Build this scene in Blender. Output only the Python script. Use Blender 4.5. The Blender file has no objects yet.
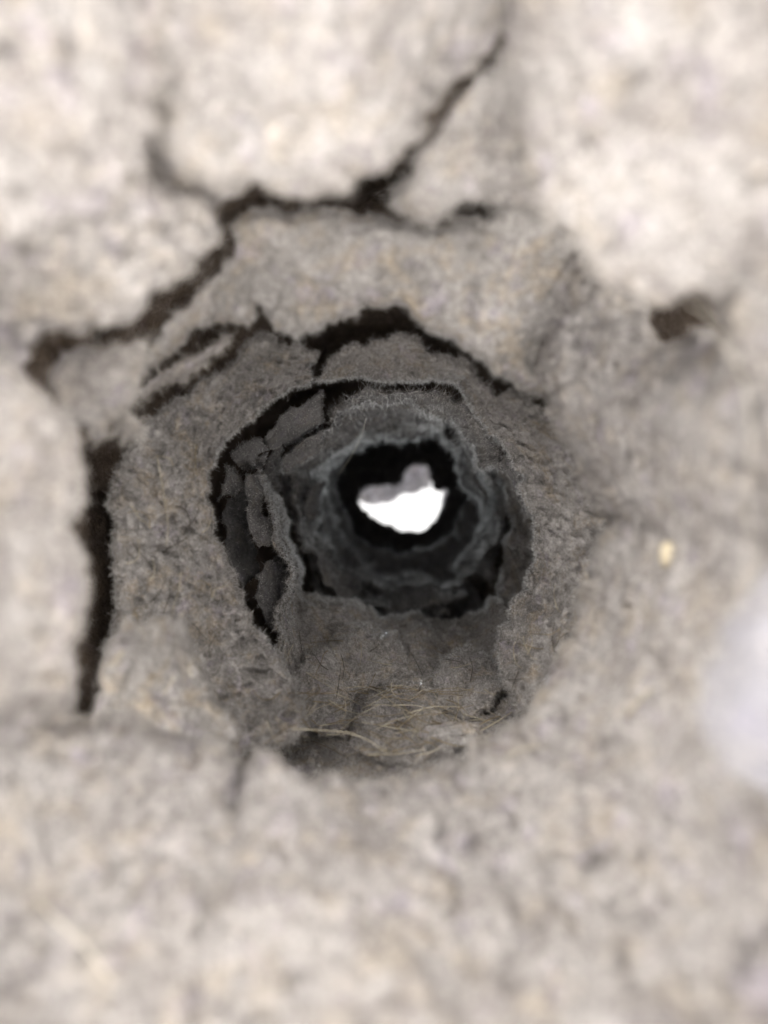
import bpy, math, random
import numpy as np
from mathutils import Vector
from mathutils.bvhtree import BVHTree

random.seed(7)
rng = np.random.default_rng(7)
scene = bpy.context.scene
col = scene.collection

# ------------------------------------------------------------------ camera
F = 800.0                     # focal length in pixels of a 768 x 1024 frame
CX, CY = 384.0, 512.0
cam_d = bpy.data.cameras.new("camera")
cam_d.sensor_fit = 'VERTICAL'
cam_d.sensor_height = 24.0
cam_d.lens = F / 1024 * 24.0
cam_d.clip_start = 0.002
cam_d.clip_end = 10.0
cam_d.dof.use_dof = True
cam_d.dof.focus_distance = 0.100
cam_d.dof.aperture_fstop = cam_d.lens / 1.75     # a 1.75 mm wide pupil
cam = bpy.data.objects.new("camera", cam_d)
cam.rotation_euler = (math.radians(90), 0, 0)
col.objects.link(cam)
scene.camera = cam

# ------------------------------------------------------------------ light
world = bpy.data.worlds.new("World")
scene.world = world
world.use_nodes = True
bg = world.node_tree.nodes["Background"]
bg.inputs[0].default_value = (1.0, 0.985, 0.972, 1)
bg.inputs[1].default_value = 1.6
for (lx, lz, le) in ((-0.20, 0.20, 2.4), (0.24, 0.10, 2.4), (-0.02, -0.26, 2.8)):
    ld = bpy.data.lights.new("daylight_lamp", 'AREA')
    ld.shape = 'DISK'
    ld.size = 0.26
    ld.energy = le
    ld.color = (1.0, 0.97, 0.93)
    lo = bpy.data.objects.new("daylight_lamp", ld)
    lo.location = (lx, -0.17, lz)
    lo.rotation_euler = (Vector((0, 0.06, 0)) - Vector(lo.location)).to_track_quat('-Z', 'Y').to_euler()
    col.objects.link(lo)
l2 = bpy.data.lights.new("outlet_daylight_lamp", 'AREA')
l2.shape = 'DISK'
l2.size = 0.12
l2.energy = 12.0
l2.color = (0.82, 0.92, 1.0)
lo2 = bpy.data.objects.new("outlet_daylight_lamp", l2)
lo2.location = (0.011, 0.41, 0.008)
lo2.rotation_euler = (math.radians(-90), 0, 0)
col.objects.link(lo2)
scene.view_settings.view_transform = 'Standard'
scene.view_settings.look = 'None'
scene.view_settings.exposure = 0.0
scene.view_settings.gamma = 1.0
scene.cycles.max_bounces = 8
scene.cycles.diffuse_bounces = 6
scene.cycles.transmission_bounces = 4

# ------------------------------------------------------------------ noise
def _hash(ix, iy, iz, seed):
    h = (ix * 374761393 + iy * 668265263 + iz * 2147483647 + seed * 1274126177) & 0xFFFFFFFF
    h = ((h ^ (h >> 13)) * 1274126177) & 0xFFFFFFFF
    h = ((h ^ (h >> 16)) * 2246822519) & 0xFFFFFFFF
    return ((h ^ (h >> 15)) & 0xFFFFFF).astype(np.float64) / 0xFFFFFF * 2 - 1

def vnoise(P, seed=0):
    P = np.asarray(P, dtype=np.float64) + 1000.0
    i = np.floor(P).astype(np.int64)
    f = P - i
    f = f * f * f * (f * (f * 6 - 15) + 10)
    r = 0
    for dx in (0, 1):
        wx = f[..., 0] if dx else 1 - f[..., 0]
        for dy in (0, 1):
            wy = f[..., 1] if dy else 1 - f[..., 1]
            for dz in (0, 1):
                wz = f[..., 2] if dz else 1 - f[..., 2]
                r = r + wx * wy * wz * _hash(i[..., 0] + dx, i[..., 1] + dy, i[..., 2] + dz, seed)
    return r

def fbm(P, scale, octaves=4, seed=0, gain=0.5):
    s, a, n = 0, 1.0, 0
    P = np.asarray(P) * scale
    for k in range(octaves):
        s = s + a * vnoise(P + 17.3 * k, seed + k * 31)
        n += a
        a *= gain
        P = P * 2.03
    return s / n * 1.6

# ------------------------------------------------------------------ helpers
def deep(d):
    """sketch depth -> built depth in cm: the far half of the passage is shorter than first measured"""
    d = np.asarray(d, dtype=float)
    return np.where(d > 10, 10 + (d - 10) * 0.8, d)

def at(x, y, d):
    """pixel and depth in cm -> a point in metres (arrays allowed)"""
    d = np.asarray(d) * 0.01
    return np.stack([(x - CX) / F * d, d + 0 * x, -(y - CY) / F * d], axis=-1)

def curve_pts(pts, n):
    """a smooth curve through index matched points"""
    pts = np.asarray(pts, dtype=float)
    t = np.linspace(0, len(pts) - 1, n)
    i = np.clip(np.floor(t).astype(int), 0, len(pts) - 2)
    f = (t - i)[:, None]
    p = np.concatenate([[2 * pts[0] - pts[1]], pts, [2 * pts[-1] - pts[-2]]])
    a, b, c, d = p[i], p[i + 1], p[i + 2], p[i + 3]
    sm = 0.5 * ((2 * b) + (c - a) * f + (2 * a - 5 * b + 4 * c - d) * f ** 2 + (3 * b - a - 3 * c + d) * f ** 3)
    return sm * 0.75 + (b * (1 - f) + c * f) * 0.25

def mesh_from(name, V, faces4, mat, smooth=True):
    me = bpy.data.meshes.new(name)
    faces4 = np.asarray(faces4, dtype=np.int32)
    k = faces4.shape[1]
    me.vertices.add(len(V))
    me.vertices.foreach_set("co", np.asarray(V, dtype=np.float32).ravel())
    me.loops.add(faces4.size)
    me.loops.foreach_set("vertex_index", faces4.ravel())
    me.polygons.add(len(faces4))
    me.polygons.foreach_set("loop_start", np.arange(0, faces4.size, k, dtype=np.int32))
    me.polygons.foreach_set("loop_total", np.full(len(faces4), k, dtype=np.int32))
    if smooth:
        me.polygons.foreach_set("use_smooth", np.ones(len(faces4), dtype=bool))
    me.update(calc_edges=True)
    me.materials.append(mat)
    return me

def link(name, me, parent=None):
    o = bpy.data.objects.new(name, me)
    col.objects.link(o)
    if parent is not None:
        o.parent = parent
    return o

def tag(o, label=None, cat=None, group=None, kind=None):
    if label: o["label"] = label
    if cat: o["category"] = cat
    if group: o["group"] = group
    if kind: o["kind"] = kind
    return o

# ------------------------------------------------------------------ materials
def lint_material(name, dark, light, warm, bump=0.6, speck=0.5, transl=0.12, mott=1.0):
    m = bpy.data.materials.new(name)
    m.use_nodes = True
    nt = m.node_tree
    N, L = nt.nodes, nt.links
    N.clear()
    out = N.new('ShaderNodeOutputMaterial')
    geo = N.new('ShaderNodeNewGeometry')
    def noise(scale, detail, rough=0.6):
        n = N.new('ShaderNodeTexNoise')
        n.inputs['Scale'].default_value = scale
        n.inputs['Detail'].default_value = detail
        n.inputs['Roughness'].default_value = rough
        L.new(geo.outputs['Position'], n.inputs['Vector'])
        return n
    def ramp(src, p0, p1, c0, c1):
        r = N.new('ShaderNodeValToRGB')
        r.color_ramp.elements[0].position = p0
        r.color_ramp.elements[1].position = p1
        r.color_ramp.elements[0].color = (*c0, 1)
        r.color_ramp.elements[1].color = (*c1, 1)
        L.new(src, r.inputs[0])
        return r
    def mix(kind, fac, a, b):
        x = N.new('ShaderNodeMix')
        x.data_type = 'RGBA'
        x.blend_type = kind
        if hasattr(fac, 'is_output'): L.new(fac, x.inputs[0])
        else: x.inputs[0].default_value = fac
        for s, i in ((a, 6), (b, 7)):
            if hasattr(s, 'is_output'): L.new(s, x.inputs[i])
            else: x.inputs[i].default_value = (*s, 1)
        return x.outputs[2]
    big = noise(230, 5, 0.62)
    base = ramp(big.outputs[0], 0.34, 0.66, dark, light)
    hue = noise(330, 4, 0.65)
    hf = ramp(hue.outputs[0], 0.50, 0.72, (0, 0, 0), (1, 1, 1))
    c = mix('MIX', hf.outputs[0], base.outputs[0], warm)
    hue2 = noise(410, 3, 0.6)
    hf2 = ramp(hue2.outputs[0], 0.56, 0.72, (0, 0, 0), (0.7, 0.7, 0.7))
    lil = tuple(a * b for a, b in zip(light, (0.90, 0.86, 1.0)))
    c = mix('MIX', hf2.outputs[0], c, lil)
    fine = noise(1500, 4, 0.75)
    fr = ramp(fine.outputs[0], 0.33, 0.67, (1 - 0.55 * speck,) * 3, (1 + 0.22 * speck,) * 3)
    c = mix('MULTIPLY', 1.0, c, fr.outputs[0])
    fine2 = noise(5200, 2, 0.7)
    fr2 = ramp(fine2.outputs[0], 0.3, 0.7, (1 - 0.5 * speck,) * 3, (1 + 0.25 * speck,) * 3)
    c = mix('MULTIPLY', 1.0, c, fr2.outputs[0])
    b1 = noise(900, 6, 0.75)
    bp = N.new('ShaderNodeBump')
    bp.inputs['Strength'].default_value = bump
    bp.inputs['Distance'].default_value = 0.0009
    L.new(b1.outputs[0], bp.inputs['Height'])
    df = N.new('ShaderNodeBsdfDiffuse')
    df.inputs['Roughness'].default_value = 0.8
    L.new(c, df.inputs[0]); L.new(bp.outputs[0], df.inputs['Normal'])
    tr = N.new('ShaderNodeBsdfTranslucent')
    L.new(c, tr.inputs[0]); L.new(bp.outputs[0], tr.inputs['Normal'])
    ms = N.new('ShaderNodeMixShader')
    ms.inputs[0].default_value = transl
    L.new(df.outputs[0], ms.inputs[1]); L.new(tr.outputs[0], ms.inputs[2])
    L.new(ms.outputs[0], out.inputs[0])
    return m

M_pale = lint_material("pale_lint", (0.41, 0.373, 0.352), (0.60, 0.562, 0.542), (0.555, 0.485, 0.41), bump=1.0, speck=0.75)
M_grey = lint_material("grey_lint", (0.33, 0.305, 0.285), (0.53, 0.495, 0.475), (0.52, 0.43, 0.33), bump=0.9, speck=0.7)
M_deep = lint_material("deep_shade_lint", (0.15, 0.143, 0.14), (0.25, 0.238, 0.233), (0.23, 0.205, 0.18), bump=0.6, speck=0.5)  # albedo lowered to put the shade of the deep layers into the colour
M_wall = lint_material("packed_lint_shade", (0.085, 0.064, 0.050), (0.15, 0.118, 0.096), (0.12, 0.09, 0.065), bump=0.6, transl=0.0)  # crack shade put into the wall colour so the gaps read darker
M_shade = lint_material("shade_black_lint", (0.035, 0.032, 0.032), (0.065, 0.06, 0.06), (0.06, 0.05, 0.045), bump=0.5, transl=0.0)  # near-black colour paints the shade around the far opening
M_tuft = lint_material("white_lint", (0.25, 0.242, 0.262), (0.31, 0.30, 0.322), (0.28, 0.27, 0.28), bump=0.3, speck=0.15)
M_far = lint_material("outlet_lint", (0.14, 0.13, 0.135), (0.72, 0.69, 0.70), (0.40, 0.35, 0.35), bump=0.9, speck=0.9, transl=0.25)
def fibre_material(name, c0, c1, c2):
    m = bpy.data.materials.new(name)
    m.use_nodes = True
    nt = m.node_tree
    N, L = nt.nodes, nt.links
    N.clear()
    out = N.new('ShaderNodeOutputMaterial')
    geo = N.new('ShaderNodeNewGeometry')
    n = N.new('ShaderNodeTexNoise'); n.inputs['Scale'].default_value = 2600; n.inputs['Detail'].default_value = 2
    L.new(geo.outputs['Position'], n.inputs['Vector'])
    r = N.new('ShaderNodeValToRGB')
    e = r.color_ramp.elements
    e[0].position, e[1].position = 0.32, 0.70
    e[0].color, e[1].color = (*c0, 1), (*c2, 1)
    x = e.new(0.5); x.color = (*c1, 1)
    L.new(n.outputs[0], r.inputs[0])
    df = N.new('ShaderNodeBsdfDiffuse'); tr = N.new('ShaderNodeBsdfTranslucent'); ms = N.new('ShaderNodeMixShader')
    ms.inputs[0].default_value = 0.3
    L.new(r.outputs[0], df.inputs[0]); L.new(r.outputs[0], tr.inputs[0])
    L.new(df.outputs[0], ms.inputs[1]); L.new(tr.outputs[0], ms.inputs[2])
    L.new(ms.outputs[0], out.inputs[0])
    return m
M_fuzz = fibre_material("fuzz_fibre", (0.17, 0.155, 0.145), (0.42, 0.395, 0.375), (0.78, 0.74, 0.70))
M_fuzzp = fibre_material("pale_fuzz_fibre", (0.30, 0.26, 0.23), (0.56, 0.52, 0.48), (0.80, 0.75, 0.69))

def plain(name, c0, c1, rough=0.6, scale=900):
    m = bpy.data.materials.new(name)
    m.use_nodes = True
    nt = m.node_tree
    p = nt.nodes['Principled BSDF']
    p.inputs['Roughness'].default_value = rough
    n = nt.nodes.new('ShaderNodeTexNoise'); n.inputs['Scale'].default_value = scale; n.inputs['Detail'].default_value = 3
    g = nt.nodes.new('ShaderNodeNewGeometry')
    nt.links.new(g.outputs['Position'], n.inputs['Vector'])
    r = nt.nodes.new('ShaderNodeValToRGB')
    r.color_ramp.elements[0].position = 0.35; r.color_ramp.elements[1].position = 0.65
    r.color_ramp.elements[0].color = (*c0, 1); r.color_ramp.elements[1].color = (*c1, 1)
    nt.links.new(n.outputs[0], r.inputs[0])
    nt.links.new(r.outputs[0], p.inputs['Base Color'])
    return m
M_straw = plain("dry_straw", (0.34, 0.29, 0.21), (0.55, 0.49, 0.38))
M_brown = plain("brown_stalk", (0.16, 0.12, 0.075), (0.34, 0.27, 0.17))
M_dark = plain("dark_hair", (0.05, 0.04, 0.03), (0.12, 0.10, 0.08), 0.4)
M_clear = plain("pale_hair", (0.62, 0.56, 0.47), (0.78, 0.72, 0.62), 0.35)
M_crumb = plain("ochre_crumb", (0.42, 0.35, 0.24), (0.60, 0.52, 0.38))

# ------------------------------------------------------------------ the packed wall of the passage (setting)
def build_wall():
    prof = [(2.6, 9.0), (3.0, 6.4), (4.0, 4.9), (6.0, 4.0), (9.0, 3.6), (13.0, 3.3), (18.0, 2.7), (22.0, 2.35), (25.0, 2.2)]
    nth, nv = 220, 160
    p = curve_pts(prof, nv)
    p[:, 0] = deep(p[:, 0])
    th = np.linspace(0, 2 * math.pi, nth, endpoint=False)
    d = p[:, 0][:, None] + 0 * th
    ax = 0.0 + (d - 3) / 19 * 0.5          # the passage drifts right and up with depth
    az = -0.25 + (d - 3) / 19 * 0.5
    V = np.stack([(ax + p[:, 1][:, None] * np.cos(th)) * .01, d * .01, (az + p[:, 1][:, None] * np.sin(th)) * .01], -1)
    V = V + (0.0022 * fbm(V, 160, 4, 3))[..., None] * np.stack([np.cos(th) + 0 * d, 0 * d, np.sin(th) + 0 * d], -1)
    idx = np.arange(nv * nth).reshape(nv, nth)
    a, b = idx[:-1], idx[1:]
    q = np.stack([a, np.roll(a, -1, 1), np.roll(b, -1, 1), b], -1).reshape(-1, 4)
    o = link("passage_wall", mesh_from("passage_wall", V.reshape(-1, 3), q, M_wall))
    tag(o, "packed lint wall, coloured dark for shade, lining the round passage behind the loose sheets", None, None, "structure")
build_wall()

# ------------------------------------------------------------------ fuzz: short curled fibres (thin ribbons)
def fuzz_mesh(P, Nrm, length, width, mat, lean=1.5):
    n = len(P)
    K = 4
    rd = rng.normal(size=(n, 3))
    rd /= np.linalg.norm(rd, axis=1)[:, None]
    dirv = Nrm * rng.uniform(0.25, 1.0, (n, 1)) + rd * lean
    dirv /= np.linalg.norm(dirv, axis=1)[:, None]
    ln = length * rng.lognormal(0, 0.3, n)
    side = np.cross(dirv, rng.normal(size=(n, 3)))
    side /= np.linalg.norm(side, axis=1)[:, None] + 1e-9
    curl = np.cross(side, dirv) * rng.uniform(-1.3, 1.3, (n, 1)) + side * rng.uniform(-.6, .6, (n, 1))
    V = np.zeros((n, K, 2, 3))
    root = P - Nrm * length * 0.15
    for k in range(K):
        t = k / (K - 1)
        c = root + (dirv * t + curl * t * t * 0.6) * ln[:, None]
        w = width * (1 - 0.6 * t) * 0.5
        V[:, k, 0] = c - side * w
        V[:, k, 1] = c + side * w
    base = (np.arange(n) * K * 2)[:, None]
    q = np.array([[2 * k, 2 * k + 1, 2 * k + 3, 2 * k + 2] for k in range(K - 1)])
    faces = (base[:, :, None] + q[None]).reshape(-1, 4)
    return mesh_from("fuzz", V.reshape(-1, 3), faces, mat, smooth=False)

BV, BF = [], []      # everything solid, for laying hairs and crumbs on it

# ------------------------------------------------------------------ a lint sheet: a ruled slab between an outer edge and an inner lip
SHEET_N = 0
def sheet(name, label, cat, outer, lip, d_out, d_lip, T=0.35, w=22, step=3.0, mat=None, lump=0.10, rag=5.0,
          fuzz=0, flen=0.0012, fwid=0.00005, fmat=None, group=None, closed=False, under=0.5, sag=0.0, edgefuzz=0.35, grain=0.3, lift=0.0, flat_ends=False):
    global SHEET_N
    SHEET_N += 1
    sd = SHEET_N * 101
    if closed:
        outer = list(outer) + [outer[0]]
        lip = list(lip) + [lip[0]]
    def full(pts, d):
        d = [d] * len(pts) if np.isscalar(d) else list(d)
        if closed and len(d) == len(pts) - 1: d = d + [d[0]]
        if len(d) != len(pts):
            d = list(np.interp(np.linspace(0, 1, len(pts)), np.linspace(0, 1, len(d)), d))
        return np.array([(x, y, dd) for (x, y), dd in zip(pts, d)])
    O = full(outer, d_out); Lp = full(lip, d_lip)
    O[:, 2] = deep(O[:, 2]) - lift; Lp[:, 2] = deep(Lp[:, 2]) - lift
    ulen = max(np.linalg.norm(np.diff(O[:, :2], axis=0), axis=1).sum(), np.linalg.norm(np.diff(Lp[:, :2], axis=0), axis=1).sum())
    vlen = np.linalg.norm(O[:, :2] - Lp[:, :2], axis=1).mean()
    nu = int(max(12, ulen / step)); nv = int(max(8, vlen / step))
    o, l = curve_pts(O, nu), curve_pts(Lp, nu)
    v = np.linspace(0, 1, nv)
    # rows packed closer towards both edges
    v = 0.5 - 0.5 * np.cos(v * math.pi) if vlen < 120 else v * 0.55 + (1 - (1 - v) ** 2) * 0.45
    vv = v[None, :, None]
    G = o[:, None, :2] * (1 - vv) + l[:, None, :2] * vv
    inv = (1 / o[:, None, 2]) * (1 - v[None]) + (1 / l[:, None, 2]) * v[None]
    D = 1 / inv
    if sag: D = D - sag * np.sin(v[None] * math.pi)
    # distance from the slab's border, in pixels
    L_u = np.linalg.norm(o[:, :2] - l[:, :2], axis=1)[:, None]
    ev = np.minimum(v[None] * L_u, (1 - v[None]) * L_u)
    s = np.linalg.norm(np.diff(G, axis=0), axis=2)
    s = np.concatenate([np.zeros((1, nv)), np.cumsum(s, 0)])
    e = ev if closed or flat_ends else np.minimum(ev, np.minimum(s, s[-1:] - s))
    # ragged outline: the grid is pushed about in its own plane
    Q = np.concatenate([G, np.full(G.shape[:2] + (1,), SHEET_N * 7.7)], -1)
    if closed: pass
    near = np.clip(1 - e / (rag * 9), 0.15, 1)
    for ax in (0, 1):
        G[..., ax] += near * rag * (1.5 * fbm(Q, 1 / (rag * 9), 2, sd + ax) + 1.25 * fbm(Q, 1 / (rag * 3.0), 3, sd + 5 + ax, 0.6))
    prof = np.sqrt(np.clip(1 - (1 - np.clip(e / w, 0, 1)) ** 2, 0, 1))
    P0 = at(G[..., 0], G[..., 1], D)
    # lumps: broad swells, clots, felt grain
    lm = lump * (1.0 * fbm(P0, 120, 3, 40) + 0.55 * np.abs(fbm(P0, 330, 3, 41)) + grain * fbm(P0, 950, 3, 42))
    body = np.clip(e / (w * 0.8), 0, 1)
    Dt = D - T * prof - lm * (0.25 + 0.75 * body)
    Db = D + T * under * prof + 0.3 * lm * body
    Vt = at(G[..., 0], G[..., 1], Dt).reshape(-1, 3)
    Vb = at(G[..., 0], G[..., 1], Db).reshape(-1, 3)
    idx = np.arange(nu * nv).reshape(nu, nv)
    a, b, c, d4 = idx[:-1, :-1], idx[1:, :-1], idx[1:, 1:], idx[:-1, 1:]
    top = np.stack([a, b, c, d4], -1).reshape(-1, 4)
    off = nu * nv
    # the underside shares the border vertices
    m2 = idx + off
    border = np.zeros((nu, nv), bool)
    border[:, 0] = border[:, -1] = True
    if not closed: border[0, :] = border[-1, :] = True
    m2 = np.where(border, idx, m2)
    if closed:
        # last column of points meets the first again
        for A in (Vt, Vb):
            A.reshape(nu, nv, 3)[-1] = A.reshape(nu, nv, 3)[0]
    a, b, c, d4 = m2[:-1, :-1], m2[1:, :-1], m2[1:, 1:], m2[:-1, 1:]
    bot = np.stack([d4, c, b, a], -1).reshape(-1, 4)
    V = np.concatenate([Vt, Vb]); Fc = np.concatenate([top, bot])
    # make the top face the camera
    A = Vt.reshape(nu, nv, 3)
    nrm = np.cross(np.gradient(A, axis=0), np.gradient(A, axis=1))
    nrm /= np.linalg.norm(nrm, axis=2)[..., None] + 1e-12
    flip = np.sum(nrm * A) > 0
    if flip:
        nrm = -nrm; Fc = Fc[:, ::-1]
    me = mesh_from(name, V, Fc, mat or M_grey)
    ob = link(name, me)
    tag(ob, label, cat, group)
    k0 = sum(len(x) for x in BV)
    BV.append(Vt); BF.append(top + k0)
    if fuzz:
        # scatter over the top in picture density, more along the border
        area = np.linalg.norm(np.cross(A[1:, :-1] - A[:-1, :-1], A[:-1, 1:] - A[:-1, :-1]), axis=2)
        view = A[:-1, :-1] / np.linalg.norm(A[:-1, :-1], axis=2)[..., None]
        area = area * (0.12 + np.abs(np.sum(view * nrm[:-1, :-1], axis=2)))
        wgt = area / area.sum()
        em = e[:-1, :-1]
        we = area * (em < w * 0.7)
        wgt = wgt * (1 - edgefuzz) + (we / max(we.sum(), 1e-12)) * edgefuzz
        pick = rng.choice(wgt.size, fuzz, p=(wgt / wgt.sum()).ravel())
        iu, iv = np.unravel_index(pick, wgt.shape)
        fu, fv = rng.random((fuzz, 1)), rng.random((fuzz, 1))
        P = (A[iu, iv] * (1 - fu) + A[iu + 1, iv] * fu) * (1 - fv) + (A[iu, iv + 1] * (1 - fu) + A[iu + 1, iv + 1] * fu) * fv
        fo = link("fuzz", fuzz_mesh(P, nrm[iu, iv], flen, fwid, fmat or M_fuzz), ob)
        fo["kind"] = "stuff"
    return ob

# --- outer plates round the mouth (out of focus)
PL = dict(mat=M_pale, step=4.5, fmat=M_fuzzp, flen=0.0004, fwid=0.00006)
G_OUT = "pale lint plates round the mouth"
sheet("lint_plate", "pale cream lint plate in the upper left corner with a rounded lower edge", "lint plate",
      [(-250,330),(-250,200),(-250,80),(-250,-40),(-220,-150),(-150,-230),(-60,-250),(60,-250),(280,-250)],
      [(-40,268),(30,256),(70,240),(112,220),(138,188),(152,145),(156,100),(208,55),(270,-30)],
      [3.4]*7+[3.6,3.8], [4.5]*7+[4.9,5.2], flat_ends=True, T=0.18, w=15, lump=0.20, rag=7, fuzz=5000, group=G_OUT, **PL)
sheet("lint_plate", "pale lint plate above the jagged black crack at upper left", "lint plate",
      [(-250,380),(-60,235),(20,215),(55,200),(85,185),(108,160),(122,130),(132,95),(150,80),(175,70),(215,75)],
      [(-60,392),(12,380),(30,346),(88,334),(128,332),(146,303),(172,280),(203,250),(215,222),(217,202),(248,186)],
      [4.9]*7+[5.15,5.3,5.4,5.5], [5.4]*8+[5.42,5.45,5.5], T=0.22, w=14, lump=0.20, rag=6, fuzz=5000, group=G_OUT, **PL)
sheet("lint_plate", "large smooth cream lint plate at top centre ending above a black crack", "lint plate",
      [(120,-250),(170,-250),(240,-250),(290,-250),(330,-250),(360,-250),(390,-250),(420,-250),(455,-250),(490,-250),(530,-250)],
      [(142,112),(186,172),(248,187),(300,193),(345,189),(375,177),(395,158),(420,124),(446,92),(474,60),(512,0)],
      [3.5]*11, [5.0]*11, T=0.15, w=14, lump=0.15, rag=6, fuzz=6000, group=G_OUT, **PL)
sheet("lint_plate", "big pale lint plate in the upper right corner with a bulging lower edge", "lint plate",
      [(540,-250),(640,-250),(740,-250),(860,-250),(960,-200),(1010,-100),(1020,0),(1020,100),(1020,180),(1020,260),(1020,370),(1020,470)],
      [(500,10),(508,90),(520,150),(542,205),(562,245),(590,277),(628,303),(660,305),(688,288),(712,304),(742,385),(756,470)],
      3.3, 4.7, T=0.22, w=18, lump=0.17, rag=7, fuzz=7000, group=G_OUT, **PL)
sheet("lint_flake", "dull mottled lint lobe tucked between the two large top plates", "lint flake",
      [(412,170),(428,143),(446,117),(464,96),(484,72),(512,60),(545,85),(575,130)],
      [(384,194),(403,210),(424,217),(446,211),(462,203),(490,200),(522,206),(552,228)],
      5.3, 5.9, T=0.25, w=14, step=3.5, mat=M_pale, lump=0.14, rag=4, fuzz=2500, flen=0.0008, fwid=0.00007)
sheet("lint_plate", "pale mottled lint plate along the left edge beside the tall black gap", "lint plate",
      [(-250,330),(-250,400),(-250,450),(-250,500),(-250,550),(-250,600),(-250,650),(-250,700),(-250,760),(-250,880)],
      [(20,372),(62,398),(80,440),(79,480),(75,520),(83,565),(86,605),(80,645),(76,690),(50,770)],
      [3.4]*8+[3.5,4.0], [5.2]*8+[5.3,6.0], T=0.22, w=14, lump=0.18, rag=6, fuzz=6000, group=G_OUT, **PL)
sheet("lint_flake", "small pale lint knuckle between two dark cracks at the left", "lint flake",
      [(64,408),(52,385),(58,362),(78,348),(104,346),(130,342)],
      [(92,440),(104,424),(118,414),(131,396),(137,372),(146,345)],
      5.9, 6.3, T=0.25, w=16, step=3.5, mat=M_pale, lump=0.12, rag=3, fuzz=1500, flen=0.0007, fwid=0.00006, fmat=M_fuzzp)
sheet("lint_plate", "broad lint bank along the bottom and right side, pale below and greyer at right", "lint plate",
      [(-250,700),(-250,860),(-250,1050),(-200,1200),(-80,1270),(20,1270),(80,1270),(140,1270),(185,1270),(220,1270),(250,1270),(290,1270),
       (340,1270),(400,1270),(460,1270),(530,1270),(620,1270),(720,1270),(860,1270),(1000,1220),(1020,1080),(1020,960),
       (1000,850),(980,770),(960,690),(930,610),(900,530),(860,470),(800,400),(737,350),(698,340),(654,340),(600,255),(540,205)],
      [(22,690),(84,716),(125,714),(165,724),(200,733),(222,737),(234,750),(241,764),(247,765),(256,757),(285,754),(320,768),
       (346,762),(372,772),(402,769),(432,757),(470,751),(502,736),(524,706),(540,680),(552,656),(562,640),
       (578,608),(592,580),(601,556),(606,530),(592,495),(577,465),(566,437),(555,412),(545,398),(536,388),(526,384),(512,379)],
      [3.8]+[3.3]*17+[3.2,3.1,3.0,3.0,3.0,3.0,3.1,3.3,3.5,3.8,4.3,5.1,5.6,6.1,6.6,7.3],
      [6.3,5.8,5.9,5.9,5.9,5.9,6.0,6.1,6.0,6.0,6.0,6.0]+[6.1]*6+[6.3,6.5,6.7,6.9,7.0,7.1,7.2,7.3,7.3,7.4,7.4,7.3,7.3,7.3,7.5,8.2],
      T=0.30, w=20, flat_ends=True, lump=0.18, rag=7, fuzz=22000, group=G_OUT, **PL)
sheet("lint_tuft", "fluffy white lint tuft at the right edge, closest to the viewer", "lint tuft",
      [(1000,500),(1020,580),(1030,660),(1030,720),(1020,790),(1000,850),(980,900)],
      [(790,560),(738,606),(712,655),(704,705),(714,755),(745,788),(800,815)],
      3.4, 3.8, T=0.40, w=44, step=5, mat=M_tuft, lump=0.06, rag=4, fuzz=2500, flen=0.0006, fwid=0.00006, fmat=M_fuzzp)

# --- middle shelf
sheet("lint_sheet", "grey beige lint shelf under the top plates, jagged along its lower edge", "lint sheet",
      [(138,360),(156,338),(178,315),(209,286),(229,254),(238,220),(266,209),(304,212),(350,215),(384,218),(408,223),(440,228),(472,216),(530,206),(610,270)],
      [(132,379),(150,362),(176,345),(198,325),(212,316),(236,317),(258,311),(284,327),(304,340),(330,318),(352,316),(396,308),(425,336),(480,362),(552,408)],
      [6.7,6.7,6.6,6.6,6.6,6.6,6.6,6.6,6.6,6.6,6.6,6.6,6.6,6.7,7.2], [6.9,6.9,7.0,7.0,7.1,7.1,7.2,7.2,7.3,7.3,7.3,7.3,7.2,7.2,7.8],
      T=0.28, w=14, flat_ends=True, step=2.6, mat=M_grey, lump=0.16, rag=4.5, fuzz=12000, flen=0.00045, fwid=0.000045)
sheet("lint_flake", "narrow pale lint slab squeezed between two black cracks at upper left", "lint flake",
      [(139,394),(157,377),(184,361),(209,345),(224,333)],
      [(146,400),(157,388),(186,378),(211,360),(233,336)],
      7.3, 7.6, T=0.2, w=9, step=2.2, mat=M_pale, lump=0.08, rag=2, fuzz=1200, flen=0.0006, fwid=0.00005, fmat=M_fuzzp)
sheet("lint_flake", "tiny pale lint nub at the top of the tall black gap", "lint flake",
      [(112,424),(118,418),(130,417),(142,424)],
      [(114,434),(122,439),(134,440),(142,434)],
      6.6, 6.8, T=0.2, w=6, step=1.8, mat=M_pale, lump=0.05, rag=1.5, fuzz=400, flen=0.001, fwid=0.00005, fmat=M_fuzzp)
sheet("lint_flake", "blurred grey lint slab standing in front of the lower left ring", "lint flake",
      [(122,618),(106,648),(100,680),(92,712),(110,770),(170,800)],
      [(182,622),(191,642),(203,669),(218,699),(238,729),(246,768)],
      6.5, 7.3, T=0.30, w=12, step=2.8, mat=M_grey, lump=0.13, rag=3, fuzz=4000, flen=0.00045, fwid=0.000045)

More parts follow.
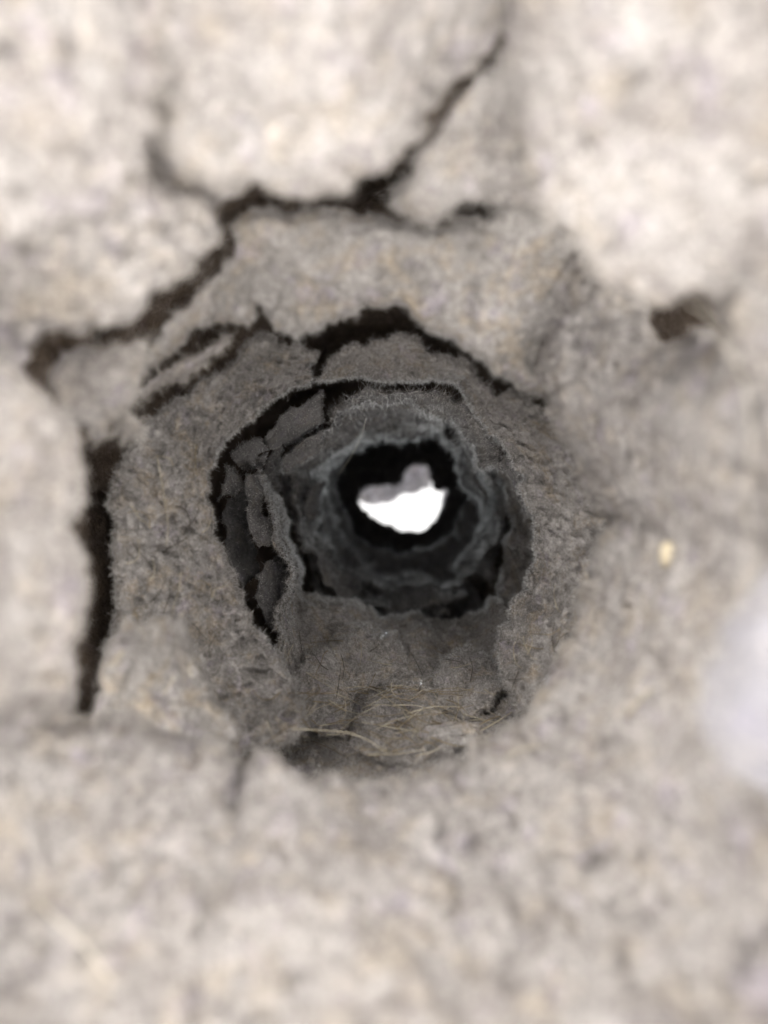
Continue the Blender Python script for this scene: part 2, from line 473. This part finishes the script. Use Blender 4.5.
# --- sharp ring round the throat
RG = dict(mat=M_grey, step=1.5, grain=0.7, flen=0.00045, fwid=0.00004)
G_RING = "sharp felted lint ring round the throat"
sheet("lint_sheet", "felted grey lint ring segment left of the throat, in sharp focus", "lint sheet",
      [(150,800),(120,730),(106,665),(113,620),(112,575),(109,520),(112,478),(123,452),(157,416),(191,391),(232,364),(252,332),(288,343),(326,350)],
      [(312,728),(300,694),(280,666),(262,640),(248,614),(238,590),(227,560),(215,535),(210,508),(210,480),(217,456),(240,428),(272,401),(308,382)],
      [8.0,8.1,8.3,8.4,8.5,8.5,8.5,8.5,8.5,8.5,8.5,8.5,8.5,8.5], [8.6,8.8,9.0,9.1,9.2,9.2,9.2,9.2,9.2,9.2,9.2,9.2,9.2,9.2],
      T=0.26, w=8, lump=0.17, rag=3.6, fuzz=52000, group=G_RING, **RG)
sheet("lint_sheet", "felted lint ring segment above the throat, beneath a black crevice", "lint sheet",
      [(336,354),(352,345),(374,339),(398,335),(418,347),(446,358),(476,374),(498,392)],
      [(312,384),(340,380),(366,381),(392,384),(418,384),(440,379),(462,392),(482,412)],
      8.5, 9.2, T=0.22, w=7, lump=0.13, rag=3.2, fuzz=15000, group=G_RING, **RG)
sheet("lint_sheet", "grainy lint ring segment right of the throat, shading into dark", "lint sheet",
      [(497,388),(532,404),(572,432),(600,480),(640,540),(630,590),(600,660),(570,720),(540,770)],
      [(470,400),(486,425),(500,445),(520,476),(533,515),(535,555),(524,588),(508,614),(494,650)],
      [8.3]*9, [9.3,9.4,9.5,9.6,9.7,9.8,9.9,9.9,9.7],
      T=0.22, w=9, lump=0.16, rag=3.6, fuzz=34000, group=G_RING, **RG)

# --- floor and inner left wall
sheet("lint_sheet", "felted lint floor of the throat strewn with dry stalks", "lint sheet",
      [(258,462),(264,492),(269,515),(275,538),(288,572),(276,640),(288,770),(345,790),(400,800),(450,795),(505,775),(555,710),(590,640)],
      [(268,470),(276,497),(282,515),(290,532),(303,560),(302,592),(335,601),(370,604),(388,612),(415,611),(442,624),(465,620),(500,596)],
      [10.6,10.6,10.6,10.5,10.2,9.6,8.8,8.2,8.0,8.0,8.2,8.8,9.3], [12.0,12.1,12.3,12.5,12.8,13.0,13.4,13.8,14.0,14.1,14.1,13.9,13.0],
      T=0.24, w=9, lump=0.30, rag=3.8, fuzz=90000, **{**RG, 'grain': 0.22})
sheet("lint_sheet", "dim lint sheet on the right of the throat with a torn black edge", "lint sheet",
      [(448,396),(478,408),(505,436),(530,470),(556,515),(566,565),(556,610),(525,650)],
      [(430,402),(466,412),(487,436),(493,462),(506,490),(510,520),(508,548),(500,585)],
      [11,11,11,11.2,11.4,11.6,11.8,12], [12.6,13,13.3,13.6,13.8,14,14.2,14.2],
      T=0.22, w=7, lump=0.30, rag=4.2, fuzz=26000, **RG)

for lab_, o_, l_, d0_, d1_ in (
        ("lumpy lint clod on the left of the throat floor, nearest the ring", [(280,694),(312,728),(348,738)], [(300,655),(325,647),(354,668)], 9.2, 10.5),
        ("lumpy lint clod in the middle of the throat floor under the stalk mat", [(356,750),(408,766),(458,752)], [(370,694),(405,684),(442,692)], 8.5, 10.0),
        ("lumpy lint clod on the right of the throat floor", [(428,704),(470,720),(502,692)], [(432,656),(460,647),(490,655)], 9.5, 11.2),
        ("low lint clod close to the floor's dark far edge", [(326,668),(370,684),(412,675)], [(334,628),(368,622),(402,633)], 10.7, 12.4)):
    sheet("lint_clod", lab_, "lint clod", o_, l_, d0_, d1_, T=0.22, w=12, lump=0.26, rag=4.5, fuzz=9000, lift=0.12, mat=M_grey, step=1.6, grain=0.25, flen=0.00045, fwid=0.00004)

# --- small flakes on the dark left wall
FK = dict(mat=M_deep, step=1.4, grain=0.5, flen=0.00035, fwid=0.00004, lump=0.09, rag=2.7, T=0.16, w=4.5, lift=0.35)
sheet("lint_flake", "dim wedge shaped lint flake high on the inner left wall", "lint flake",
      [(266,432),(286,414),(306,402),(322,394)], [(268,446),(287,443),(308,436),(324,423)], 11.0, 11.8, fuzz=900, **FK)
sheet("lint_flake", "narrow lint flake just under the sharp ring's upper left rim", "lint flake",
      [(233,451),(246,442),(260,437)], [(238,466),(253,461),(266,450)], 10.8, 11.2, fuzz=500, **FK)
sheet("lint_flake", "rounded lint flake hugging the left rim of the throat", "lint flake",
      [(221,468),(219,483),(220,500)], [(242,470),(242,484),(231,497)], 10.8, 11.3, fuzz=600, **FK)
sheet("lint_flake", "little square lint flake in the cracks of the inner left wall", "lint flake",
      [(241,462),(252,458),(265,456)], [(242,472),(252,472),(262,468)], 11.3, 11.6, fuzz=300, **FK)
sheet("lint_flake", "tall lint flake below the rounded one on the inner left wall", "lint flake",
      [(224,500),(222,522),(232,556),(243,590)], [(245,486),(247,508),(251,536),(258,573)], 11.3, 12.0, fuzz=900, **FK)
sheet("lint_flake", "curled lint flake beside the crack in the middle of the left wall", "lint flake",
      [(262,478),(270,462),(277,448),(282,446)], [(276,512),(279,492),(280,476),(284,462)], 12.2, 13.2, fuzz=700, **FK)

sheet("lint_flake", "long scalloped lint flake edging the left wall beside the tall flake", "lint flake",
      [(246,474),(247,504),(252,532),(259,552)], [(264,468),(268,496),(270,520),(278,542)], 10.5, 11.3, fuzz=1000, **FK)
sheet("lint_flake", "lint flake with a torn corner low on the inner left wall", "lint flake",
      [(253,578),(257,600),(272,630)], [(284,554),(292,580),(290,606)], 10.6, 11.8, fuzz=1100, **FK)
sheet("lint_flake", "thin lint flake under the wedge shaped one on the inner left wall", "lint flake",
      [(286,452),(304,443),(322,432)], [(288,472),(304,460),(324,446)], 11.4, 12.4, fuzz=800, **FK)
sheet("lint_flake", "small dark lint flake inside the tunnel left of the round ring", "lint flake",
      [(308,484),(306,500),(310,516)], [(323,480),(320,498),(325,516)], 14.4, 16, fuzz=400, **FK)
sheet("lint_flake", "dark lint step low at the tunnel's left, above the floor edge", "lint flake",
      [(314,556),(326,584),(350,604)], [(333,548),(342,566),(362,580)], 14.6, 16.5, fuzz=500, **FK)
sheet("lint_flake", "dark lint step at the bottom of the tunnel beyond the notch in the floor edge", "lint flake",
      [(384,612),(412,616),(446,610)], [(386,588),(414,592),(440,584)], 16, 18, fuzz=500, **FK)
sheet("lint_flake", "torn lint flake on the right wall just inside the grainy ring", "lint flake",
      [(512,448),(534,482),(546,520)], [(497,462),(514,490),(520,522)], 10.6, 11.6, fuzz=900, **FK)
# --- deeper layers
def ledge(label, a0, a1, r0, r1, d0, d1, n=9, fuzz=1400):
    """an arc shaped ledge on the tunnel wall; angles in degrees, 0 right, 90 down"""
    O, Lp = [], []
    ph = rng.uniform(0, 6)
    for k in range(n):
        a = math.radians(a0 + (a1 - a0) * k / (n - 1))
        wv = 5 * math.sin(3.1 * a + ph) + 3.5 * math.sin(7.3 * a + 2 * ph)
        taper = 0.35 + 0.65 * math.sin(math.pi * k / (n - 1))
        ro, rl = r0 + 0.5 * wv, r0 + (r1 - r0) * taper + wv
        O.append((404 + ro * math.cos(a), 500 + ro * math.sin(a) * 0.97))
        Lp.append((404 + rl * math.cos(a), 500 + rl * math.sin(a) * 0.97))
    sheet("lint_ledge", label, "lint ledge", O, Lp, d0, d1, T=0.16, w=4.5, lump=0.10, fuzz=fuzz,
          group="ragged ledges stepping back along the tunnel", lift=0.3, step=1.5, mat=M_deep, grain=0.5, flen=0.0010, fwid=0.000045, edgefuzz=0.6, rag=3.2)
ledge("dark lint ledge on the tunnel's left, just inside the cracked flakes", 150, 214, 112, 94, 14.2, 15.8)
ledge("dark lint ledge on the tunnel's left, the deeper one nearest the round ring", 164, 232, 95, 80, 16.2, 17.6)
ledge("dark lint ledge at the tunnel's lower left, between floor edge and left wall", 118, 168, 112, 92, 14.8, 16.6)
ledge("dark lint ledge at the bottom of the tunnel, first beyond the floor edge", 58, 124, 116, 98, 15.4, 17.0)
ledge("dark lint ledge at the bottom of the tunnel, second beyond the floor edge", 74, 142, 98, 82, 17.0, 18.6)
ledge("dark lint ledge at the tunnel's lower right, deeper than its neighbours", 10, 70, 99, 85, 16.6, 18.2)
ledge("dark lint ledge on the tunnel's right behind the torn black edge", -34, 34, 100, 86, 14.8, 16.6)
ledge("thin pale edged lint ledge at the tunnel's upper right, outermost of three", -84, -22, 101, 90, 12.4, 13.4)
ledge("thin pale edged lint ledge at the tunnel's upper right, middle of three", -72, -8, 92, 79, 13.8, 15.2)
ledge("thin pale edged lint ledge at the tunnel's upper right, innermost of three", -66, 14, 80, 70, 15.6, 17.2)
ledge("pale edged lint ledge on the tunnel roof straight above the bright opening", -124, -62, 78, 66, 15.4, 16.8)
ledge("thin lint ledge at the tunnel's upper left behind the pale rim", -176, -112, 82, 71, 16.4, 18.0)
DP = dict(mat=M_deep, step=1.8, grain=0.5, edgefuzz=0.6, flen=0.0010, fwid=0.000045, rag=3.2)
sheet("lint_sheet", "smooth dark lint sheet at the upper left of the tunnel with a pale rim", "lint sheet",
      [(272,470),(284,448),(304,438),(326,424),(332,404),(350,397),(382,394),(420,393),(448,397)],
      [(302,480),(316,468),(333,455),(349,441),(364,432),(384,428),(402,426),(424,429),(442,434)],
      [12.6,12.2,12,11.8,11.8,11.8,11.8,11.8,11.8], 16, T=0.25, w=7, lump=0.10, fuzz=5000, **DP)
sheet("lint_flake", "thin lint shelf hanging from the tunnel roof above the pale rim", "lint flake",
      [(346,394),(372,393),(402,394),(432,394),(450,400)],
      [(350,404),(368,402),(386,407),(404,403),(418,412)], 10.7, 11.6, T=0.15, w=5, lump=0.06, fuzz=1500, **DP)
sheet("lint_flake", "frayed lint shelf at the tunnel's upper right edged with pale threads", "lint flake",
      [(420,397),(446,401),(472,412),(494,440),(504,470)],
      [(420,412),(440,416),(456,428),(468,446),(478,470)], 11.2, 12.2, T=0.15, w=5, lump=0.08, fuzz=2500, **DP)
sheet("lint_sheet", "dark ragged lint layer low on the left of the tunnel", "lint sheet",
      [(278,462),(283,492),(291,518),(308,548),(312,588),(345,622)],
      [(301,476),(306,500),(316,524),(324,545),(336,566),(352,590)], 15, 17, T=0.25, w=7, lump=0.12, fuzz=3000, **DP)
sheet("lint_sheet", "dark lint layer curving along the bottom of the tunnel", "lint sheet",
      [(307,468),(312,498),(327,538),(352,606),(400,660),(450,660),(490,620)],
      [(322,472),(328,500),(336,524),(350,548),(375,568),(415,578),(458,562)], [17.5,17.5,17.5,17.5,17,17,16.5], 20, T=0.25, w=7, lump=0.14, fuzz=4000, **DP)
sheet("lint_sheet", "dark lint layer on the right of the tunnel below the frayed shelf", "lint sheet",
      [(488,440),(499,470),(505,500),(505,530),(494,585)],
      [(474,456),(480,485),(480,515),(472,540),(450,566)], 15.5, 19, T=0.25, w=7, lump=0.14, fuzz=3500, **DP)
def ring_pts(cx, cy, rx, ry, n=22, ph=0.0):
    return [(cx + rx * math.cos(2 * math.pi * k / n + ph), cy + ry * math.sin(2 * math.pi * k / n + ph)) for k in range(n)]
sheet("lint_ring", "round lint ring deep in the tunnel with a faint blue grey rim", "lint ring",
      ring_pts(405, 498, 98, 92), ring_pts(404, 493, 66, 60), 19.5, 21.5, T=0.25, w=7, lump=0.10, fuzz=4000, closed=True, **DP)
HOLE = [(447,492),(444,505),(436,518),(424,528),(410,531),(394,527),(376,520),(363,508),(359,499),(363,490),(377,485),(393,485),(403,480),(409,470),(420,466),(430,472),(432,483),(434,490),(438,491),(441,482)]
HA = [math.atan2(y - 503, x - 404) for x, y in HOLE]
HO = [(404 + 105 * math.cos(a), 500 + 105 * math.sin(a)) for a in HA]
sheet("lint_ring", "lint plug coloured black for shade at the tunnel's end around the lopsided bright opening", "lint ring",
      HO, HOLE, 22.6, 24.4, T=0.25, w=5, step=1.6, mat=M_shade, lump=0.06, rag=1.2, fuzz=3000, flen=0.0012, fwid=0.00005, closed=True)
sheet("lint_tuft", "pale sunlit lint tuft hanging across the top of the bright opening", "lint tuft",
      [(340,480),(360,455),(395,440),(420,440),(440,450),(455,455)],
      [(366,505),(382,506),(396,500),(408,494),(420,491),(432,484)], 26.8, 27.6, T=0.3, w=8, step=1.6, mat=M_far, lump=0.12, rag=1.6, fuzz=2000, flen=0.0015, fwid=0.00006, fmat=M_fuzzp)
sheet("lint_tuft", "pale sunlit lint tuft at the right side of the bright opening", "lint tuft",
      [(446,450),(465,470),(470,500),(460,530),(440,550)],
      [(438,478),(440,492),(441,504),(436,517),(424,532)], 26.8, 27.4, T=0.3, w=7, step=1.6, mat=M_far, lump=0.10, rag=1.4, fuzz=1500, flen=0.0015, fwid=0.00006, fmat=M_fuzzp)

# ------------------------------------------------------------------ stalks, hairs and crumbs laid on the lint
bvh = BVHTree.FromPolygons([tuple(p) for p in np.concatenate(BV)], [tuple(int(i) for i in f) for f in np.concatenate(BF)])
def hit(x, y, default=9.0):
    r = Vector(((x - CX) / F, 1, -(y - CY) / F))
    loc, *_ = bvh.ray_cast(Vector((0, 0, 0)), r.normalized())
    return default if loc is None else loc.y * 100

def tube(name, pts, r0, r1, mat, sides=5):
    P = np.asarray(pts)
    n = len(P)
    tg = np.gradient(P, axis=0)
    tg /= np.linalg.norm(tg, axis=1)[:, None] + 1e-12
    ref = np.array([0.3, 0.9, 0.2])
    a = np.cross(tg, ref); a /= np.linalg.norm(a, axis=1)[:, None] + 1e-12
    b = np.cross(tg, a)
    V = []
    for i in range(n):
        r = r0 + (r1 - r0) * i / (n - 1)
        for k in range(sides):
            t = 2 * math.pi * k / sides
            V.append(P[i] + (a[i] * math.cos(t) + b[i] * math.sin(t)) * r)
    Fq = []
    for i in range(n - 1):
        for k in range(sides):
            Fq.append((i * sides + k, i * sides + (k + 1) % sides, (i + 1) * sides + (k + 1) % sides, (i + 1) * sides + k))
    return mesh_from(name, V, Fq, mat)

def strand(name, label, cat, px, mat, r0=0.00007, r1=0.00003, lift=0.05, group=None, flat=False, d=None):
    n = max(8, len(px) * 4)
    q = curve_pts(px, n)
    if d is None:
        dd = np.array([hit(x, y) for x, y in q])
        if flat:          # stiff stalk: straight between its ends, resting on the nearest bumps
            k = np.linspace(0, 1, n)
            line = dd[0] * (1 - k) + dd[-1] * k
            line = line + min(0, np.min(dd - line)) * 0.5
            dd = np.minimum(line, dd + 0.05)
        else:
            kern = np.array([1, 2, 3, 2, 1]) / 9
            dd = np.convolve(np.pad(dd, 2, mode='edge'), kern, 'valid')
    else:
        d = deep(d)
        dd = np.linspace(d[0], d[1], n) if len(d) == 2 else np.interp(np.linspace(0, 1, n), np.linspace(0, 1, len(d)), d)
    P = at(q[:, 0], q[:, 1], dd - lift)
    o = link(name, tube(name, P, r0, r1, mat))
    return tag(o, label, cat, group)

strand("hair", "long tan hair running down the left ring segment", "hair", [(157,455),(161,478),(165,502),(168,528),(166,546)], M_straw, .00006, .00003)
strand("hair", "short dark hair slanting across the left ring near its lower end", "hair", [(133,543),(143,556),(152,566),(162,573)], M_dark, .00005, .00003)
strand("hair", "pale bent hair below the tan one on the left ring", "hair", [(181,572),(179,590),(174,604),(172,618)], M_straw, .00006, .00003)
strand("hair", "dark hooked hair curling round the lower left of the ring", "hair", [(196,664),(204,676),(212,677),(220,668),(222,655)], M_dark, .00005, .00003)
strand("hair", "dark hair along the seam beside the blurred lower left slab", "hair", [(205,668),(215,690),(228,712),(246,732)], M_dark, .00005, .00003)
strand("hair", "fine pale hair dangling across the pale rim of the tunnel", "hair", [(366,418),(362,434),(352,455),(338,476)], M_straw, .00005, .00004, d=(11.6, 14.5))
strand("straw", "broad pale straw lying across the lower left of the floor", "straw", [(292,729),(318,730),(343,732),(366,739),(390,755)], M_straw, .00006, .00004, flat=True)
strand("straw", "straight bright straw in the middle of the stalk mat", "straw", [(362,722),(395,728),(434,734)], M_straw, .00006, .00004, flat=True)
strand("straw", "thin straw leaning out of the crack at the ring's lower left", "straw", [(306,672),(322,682),(338,691)], M_straw, .00006, .00004, flat=True)
strand("straw", "short straw bridging the small hollow left of the mat", "straw", [(305,717),(318,708),(335,702)], M_straw, .00006, .00004, flat=True)
strand("straw", "upright little straw on the floor right of the mat", "straw", [(459,708),(458,697),(458,686)], M_straw, .00007, .00005, flat=True)
strand("straw", "light straw pointing up to the right beside the lint lump", "straw", [(480,731),(496,722),(512,712)], M_straw, .00010, .00006, flat=True)
strand("straw", "darker straw lying just behind the light one at the floor's right", "straw", [(474,728),(488,720),(500,716)], M_brown, .00009, .00006, flat=True)
strand("straw", "brown straw arching over the top of the stalk mat", "straw", [(340,690),(370,694),(400,699),(444,708)], M_brown, .00008, .00005)
strand("straw", "pale straw crossing the mat from lower left to upper right", "straw", [(398,728),(410,718),(422,709)], M_straw, .00006, .00004, flat=True)
strand("straw", "pale straw crossing the mat from upper left to lower right", "straw", [(403,712),(413,726),(420,742)], M_straw, .00007, .00004, flat=True)
strand("hair", "looping clear hair along the right edge above the white tuft", "hair",
       [(690,304),(710,318),(726,344),(743,380),(752,430),(748,480),(748,530),(742,590),(734,625)], M_clear, .00003, .00002, d=(4.35, 4.3, 4.15, 4.05, 3.9))
strand("hair", "blurred hair arcing over the lint bank in the lower left corner", "hair", [(38,902),(62,925),(88,950),(112,984)], M_clear, .00007, .00005)
strand("straw", "blurred straw on the right plate below the ochre crumb", "straw", [(626,716),(640,700),(652,688)], M_straw, .00010, .00007)
strand("straw", "blurred straw on the bottom bank right of centre", "straw", [(572,850),(590,840),(608,830)], M_straw, .00010, .00007)
lab = "thin brown stalk tangled in the mat on the throat floor"
for i in range(84):
    x = rng.normal(388, 66); y = rng.normal(714, 22)
    y = min(max(y, 690), 752)
    a = rng.normal(0.15, 0.75); ln = rng.uniform(9, 30)
    c = rng.uniform(-5, 5)
    p = [(x - ln * math.cos(a), y - ln * math.sin(a) * .6), (x + c * math.sin(a), y - c * math.cos(a)), (x + ln * math.cos(a), y + ln * math.sin(a) * .6)]
    strand("stalk", lab, "stalk", p, M_brown if rng.random() < .5 else M_straw, rng.uniform(.00004, .00008), .00003,
           lift=rng.uniform(.03, .12), group="stalks tangled in the floor mat", flat=rng.random() < .5)
HL = ("fine loose hair lying on the sharp left ring segment", "fine loose hair on the throat floor behind the stalk mat",
      "fine loose hair on the grainy right ring segment")
for i in range(60):
    if i < 26: x, y = rng.uniform(120, 215), rng.uniform(430, 690)
    elif i < 48: x, y = rng.uniform(275, 480), rng.uniform(640, 710)
    else: x, y = rng.uniform(515, 565), rng.uniform(600, 680)
    a = rng.uniform(0, 6.28); p = [(x, y)]
    k = rng.normal(0, .35)
    for s in range(4):
        a += k
        p.append((p[-1][0] + math.cos(a) * rng.uniform(4, 10), p[-1][1] + math.sin(a) * rng.uniform(4, 10)))
    strand("hair", HL[0 if i < 26 else 1 if i < 48 else 2], "hair", p, rng.choice([M_dark, M_straw, M_brown]), .00006, .00003, lift=.08, group=("loose hairs on the left ring", "loose hairs on the floor", "loose hairs on the right ring")[0 if i < 26 else 1 if i < 48 else 2])

def lump_obj(name, label, cat, x, y, rx, ry, rz, mat, sd, rot=0.0, lift=0.0):
    d = hit(x, y) - lift
    nu, nv = 36, 22
    u = np.linspace(0, 2 * math.pi, nu, endpoint=False)[:, None]; v = np.linspace(0.02, math.pi - 0.02, nv)[None]
    S = np.stack([np.cos(u) * np.sin(v), np.sin(u) * np.sin(v), np.cos(v) + 0 * u], -1)
    r = 1 + 0.35 * fbm(S, 1.6, 4, sd)
    S = S * r[..., None]
    X = S[..., 0] * rx; Z = S[..., 1] * ry; Y = S[..., 2] * rz
    X, Z = X * math.cos(rot) - Z * math.sin(rot), X * math.sin(rot) + Z * math.cos(rot)
    c = at(np.array(x), np.array(y), np.array(d))
    V = np.stack([X, Y, Z], -1).reshape(-1, 3)
    idx = np.arange(nu * nv).reshape(nu, nv)
    a = idx[:, :-1]; b = np.roll(idx, -1, 0)[:, :-1]; cc = np.roll(idx, -1, 0)[:, 1:]; dd = idx[:, 1:]
    Fq = np.stack([a, b, cc, dd], -1).reshape(-1, 4)
    o = link(name, mesh_from(name, V, Fq, mat)); o.location = Vector(c)
    return tag(o, label, cat)
lp = lump_obj("lint_lump", "flat grey lint lump at the near end of the floor", "lint lump", 450, 734, .0030, .0012, .0016, M_grey, 5, 0.1)
lump_obj("crumb", "pale beige crumb at the tip of the flat lint lump", "crumb", 475, 732, .0008, .0010, .0008, M_pale, 9, 0.3, lift=.12)
lump_obj("crumb", "blurred ochre crumb on the right lint plate", "crumb", 670, 556, .0006, .0010, .0006, M_crumb, 12, 0.2)
lump_obj("crumb", "tiny pale crumb on the rim at the upper right of the throat", "crumb", 551, 413, .0004, .0004, .0004, M_pale, 15, 0.2)
